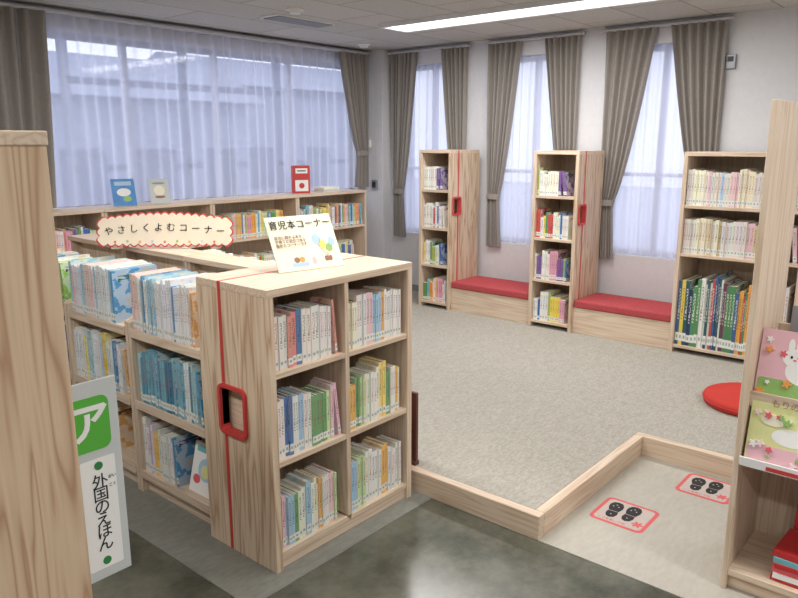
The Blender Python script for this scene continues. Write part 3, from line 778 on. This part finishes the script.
curtain('drape','grey-taupe curtain hanging straight beside the wide window','curtain','x',lambda z:(1.65,2.33-.05*(zt-z)),WH+.01,zt,YA-.085,.03,7,CURT)
curtain('sheer_curtain','wide white translucent sheer curtain over the wide window','curtain','x',lambda z:(2.1,3.8),WH+.005,zt,YA-.032,.017,15,SHEER,ph=.5)
curtain('sheer_curtain','wide white translucent sheer curtain over the wide window','curtain','x',lambda z:(3.80,5.45),WH+.005,zt,YA-.032,.017,15,SHEER,ph=2.1)
mb=MB(); mb.box(1.6,5.5,YA-.11,YA-.015,zt,zt+.018); tag(obj('curtain_rail',mb,RAILM,recenter=True,bevel=.003),'long slim curtain rail above the wide window','curtain rail')

# ---------------- ceiling fittings & lights ----------------
def lamp(x,y,l,w=.27,en=21):
    s=thing('ceiling_light','long recessed fluorescent ceiling light with white trim','ceiling light',(x,y,ZC-.03))
    mb=MB(); mb.box(-w/2-.03,-w/2,-l/2,l/2,0,.03); mb.box(w/2,w/2+.03,-l/2,l/2,0,.03); mb.box(-w/2-.03,w/2+.03,-l/2-.03,-l/2,0,.03); mb.box(-w/2-.03,w/2+.03,l/2,l/2+.03,0,.03)
    obj('frame',mb,WHITE,parent=s)
    mb=MB(); mb.box(-w/2,w/2,-l/2,l/2,.012,.028); obj('diffuser',mb,LAMP,parent=s)
    ld=bpy.data.lights.new('lamp_light','AREA'); ld.shape='RECTANGLE'; ld.size=w; ld.size_y=l; ld.energy=en*l/1.25; ld.color=(1,.98,.95)
    lo=bpy.data.objects.new('light_source',ld); link(lo); lo.parent=s; lo.location=(0,0,-.005)
lamp(4.53,2.78,2.2,en=24); lamp(2.2,2.2,2.5,.2); lamp(-.1,2.2,2.5,.2); lamp(2.2,-1.0,1.8,.2); lamp(-.1,-1.0,1.8,.2); lamp(4.53,-.9,1.6)
s=thing('air_vent','white slotted ceiling air vent','vent',(3.85,4.25,ZC-.02))
mb=MB(); mb.box(-.3,.3,-.1,.1,.01,.02); obj('frame',mb,WHITE,parent=s)
mb=MB()
for i in range(6): mb.box(-.27,.27,-.085+i*.03,-.07+i*.03,.002,.01)
obj('louvre',mb,GREYM,parent=s)
for (x,y) in ((3.5,3.9),(5.1,4.75)):
    s=thing('smoke_detector','round white smoke detector on the ceiling','smoke detector',(x,y,ZC-.04))
    mb=MB(); mb.lathe([(.02,0),(.035,.002),(.045,.02),(.06,.025),(.06,.04),(.02,.04)],28); obj('body',mb,WHITE,parent=s,smooth=False)
s=thing('wall_phone','small dark wall intercom with grey plate','intercom',(5.52,5.0,1.13))
mb=MB(); mb.box(-.02,0,-.035,.035,0,.1); obj('plate',mb,GREYM,parent=s,bevel=.003)
mb=MB(); mb.box(-.03,-.02,-.02,.02,.02,.08); obj('button',mb,DARK,parent=s,bevel=.003)
s=thing('wall_sensor','small white sensor box mounted on the wall corner','sensor',(5.52,5.08,1.55))
mb=MB(); mb.box(-.03,0,-.03,.03,0,.08); obj('body',mb,WHITE,parent=s,bevel=.006)
mb=MB(); mb.box(-.034,-.03,-.012,.012,.01,.03); obj('lens',mb,DARK,parent=s)
s=thing('wall_thermostat','small grey metal control box on the white wall','thermostat',(XB,1.66,2.12))
mb=MB(); mb.box(-.025,0,-.035,.035,0,.1); obj('body',mb,GREYM,parent=s,bevel=.004)
mb=MB(); mb.box(-.028,-.025,-.02,.02,.05,.085); obj('display',mb,DARK,parent=s)

# ---------------- outside ----------------
OUT=plain('outside_grey',(140,146,164),.9,.1,1.5); OUT2=plain('outside_mid',(92,99,120),.9,.1,1.5); GR=plain('outside_ground',(176,180,190),.9,.1,1)
def house(x0,x1,y0,y1,h,r,mat,lab):
    mb=MB(); mb.box(x0,x1,y0,y1,-.2,h)
    b=len(mb.v)
    ym=(y0+y1)/2
    mb.v+= [(x0-.3,y0-.3,h),(x1+.3,y0-.3,h),(x1+.3,y1+.3,h),(x0-.3,y1+.3,h),(x0-.3,ym,h+r),(x1+.3,ym,h+r)]
    for q in ((0,1,5,4),(2,3,4,5),(0,4,3),(1,2,5),(0,3,2,1)): mb.f.append(tuple(b+i for i in q)); mb.m.append(0)
    for k in range(3):
        xx=x0+(x1-x0)*(k+.5)/3; mb.box(xx-.35,xx+.35,y0-.03,y0,.6,1.5,1)
    tag(obj('neighbour_house',mb,[mat,OUT2],recenter=True),lab,'house')
mb=MB(); mb.box(-20,30,5.9,30,-.4,-.2); tag(obj('outdoor_ground',mb,GR),'pale paved ground outside the windows','ground')
mb=MB(); mb.box(6.4,30,-20,5.89,-.4,-.2); tag(obj('outdoor_ground',mb,GR),'pale paved ground outside the windows','ground')
house(4.8,8.6,11,14,2.3,.8,OUT,'pale grey house with pitched roof outside the window')
house(9.6,15,13,17,2.8,.8,OUT,'pale grey house with wide pitched roof outside the window')
mb=MB()
for x in (3.6,5.0,6.4,7.8,9.2): mb.box(x-.04,x+.04,7.5,7.58,-.2,4.2)
for z in (1.3,2.2,3.1): mb.box(3.6,9.2,7.5,7.56,z,z+.07)
tag(obj('scaffold',mb,OUT2,recenter=True),'grey pipe scaffold standing outside the wide window','scaffold')

# ---------------- world & camera ----------------
w=bpy.data.worlds.new('World'); sc.world=w; w.use_nodes=True
bg=w.node_tree.nodes['Background']; bg.inputs[0].default_value=(.79,.84,1.0,1); bg.inputs[1].default_value=2.0
cd=bpy.data.cameras.new('Camera'); cam=bpy.data.objects.new('Camera',cd); link(cam)
cd.sensor_width=36; cd.lens=715/798*36; cd.clip_start=.05
cam.location=(0,0,1.6); cam.rotation_euler=(math.radians(90-12.31),0,math.radians(40.3-90))
sc.camera=cam
sc.view_settings.view_transform='Standard'
print('books individual',NB[0])
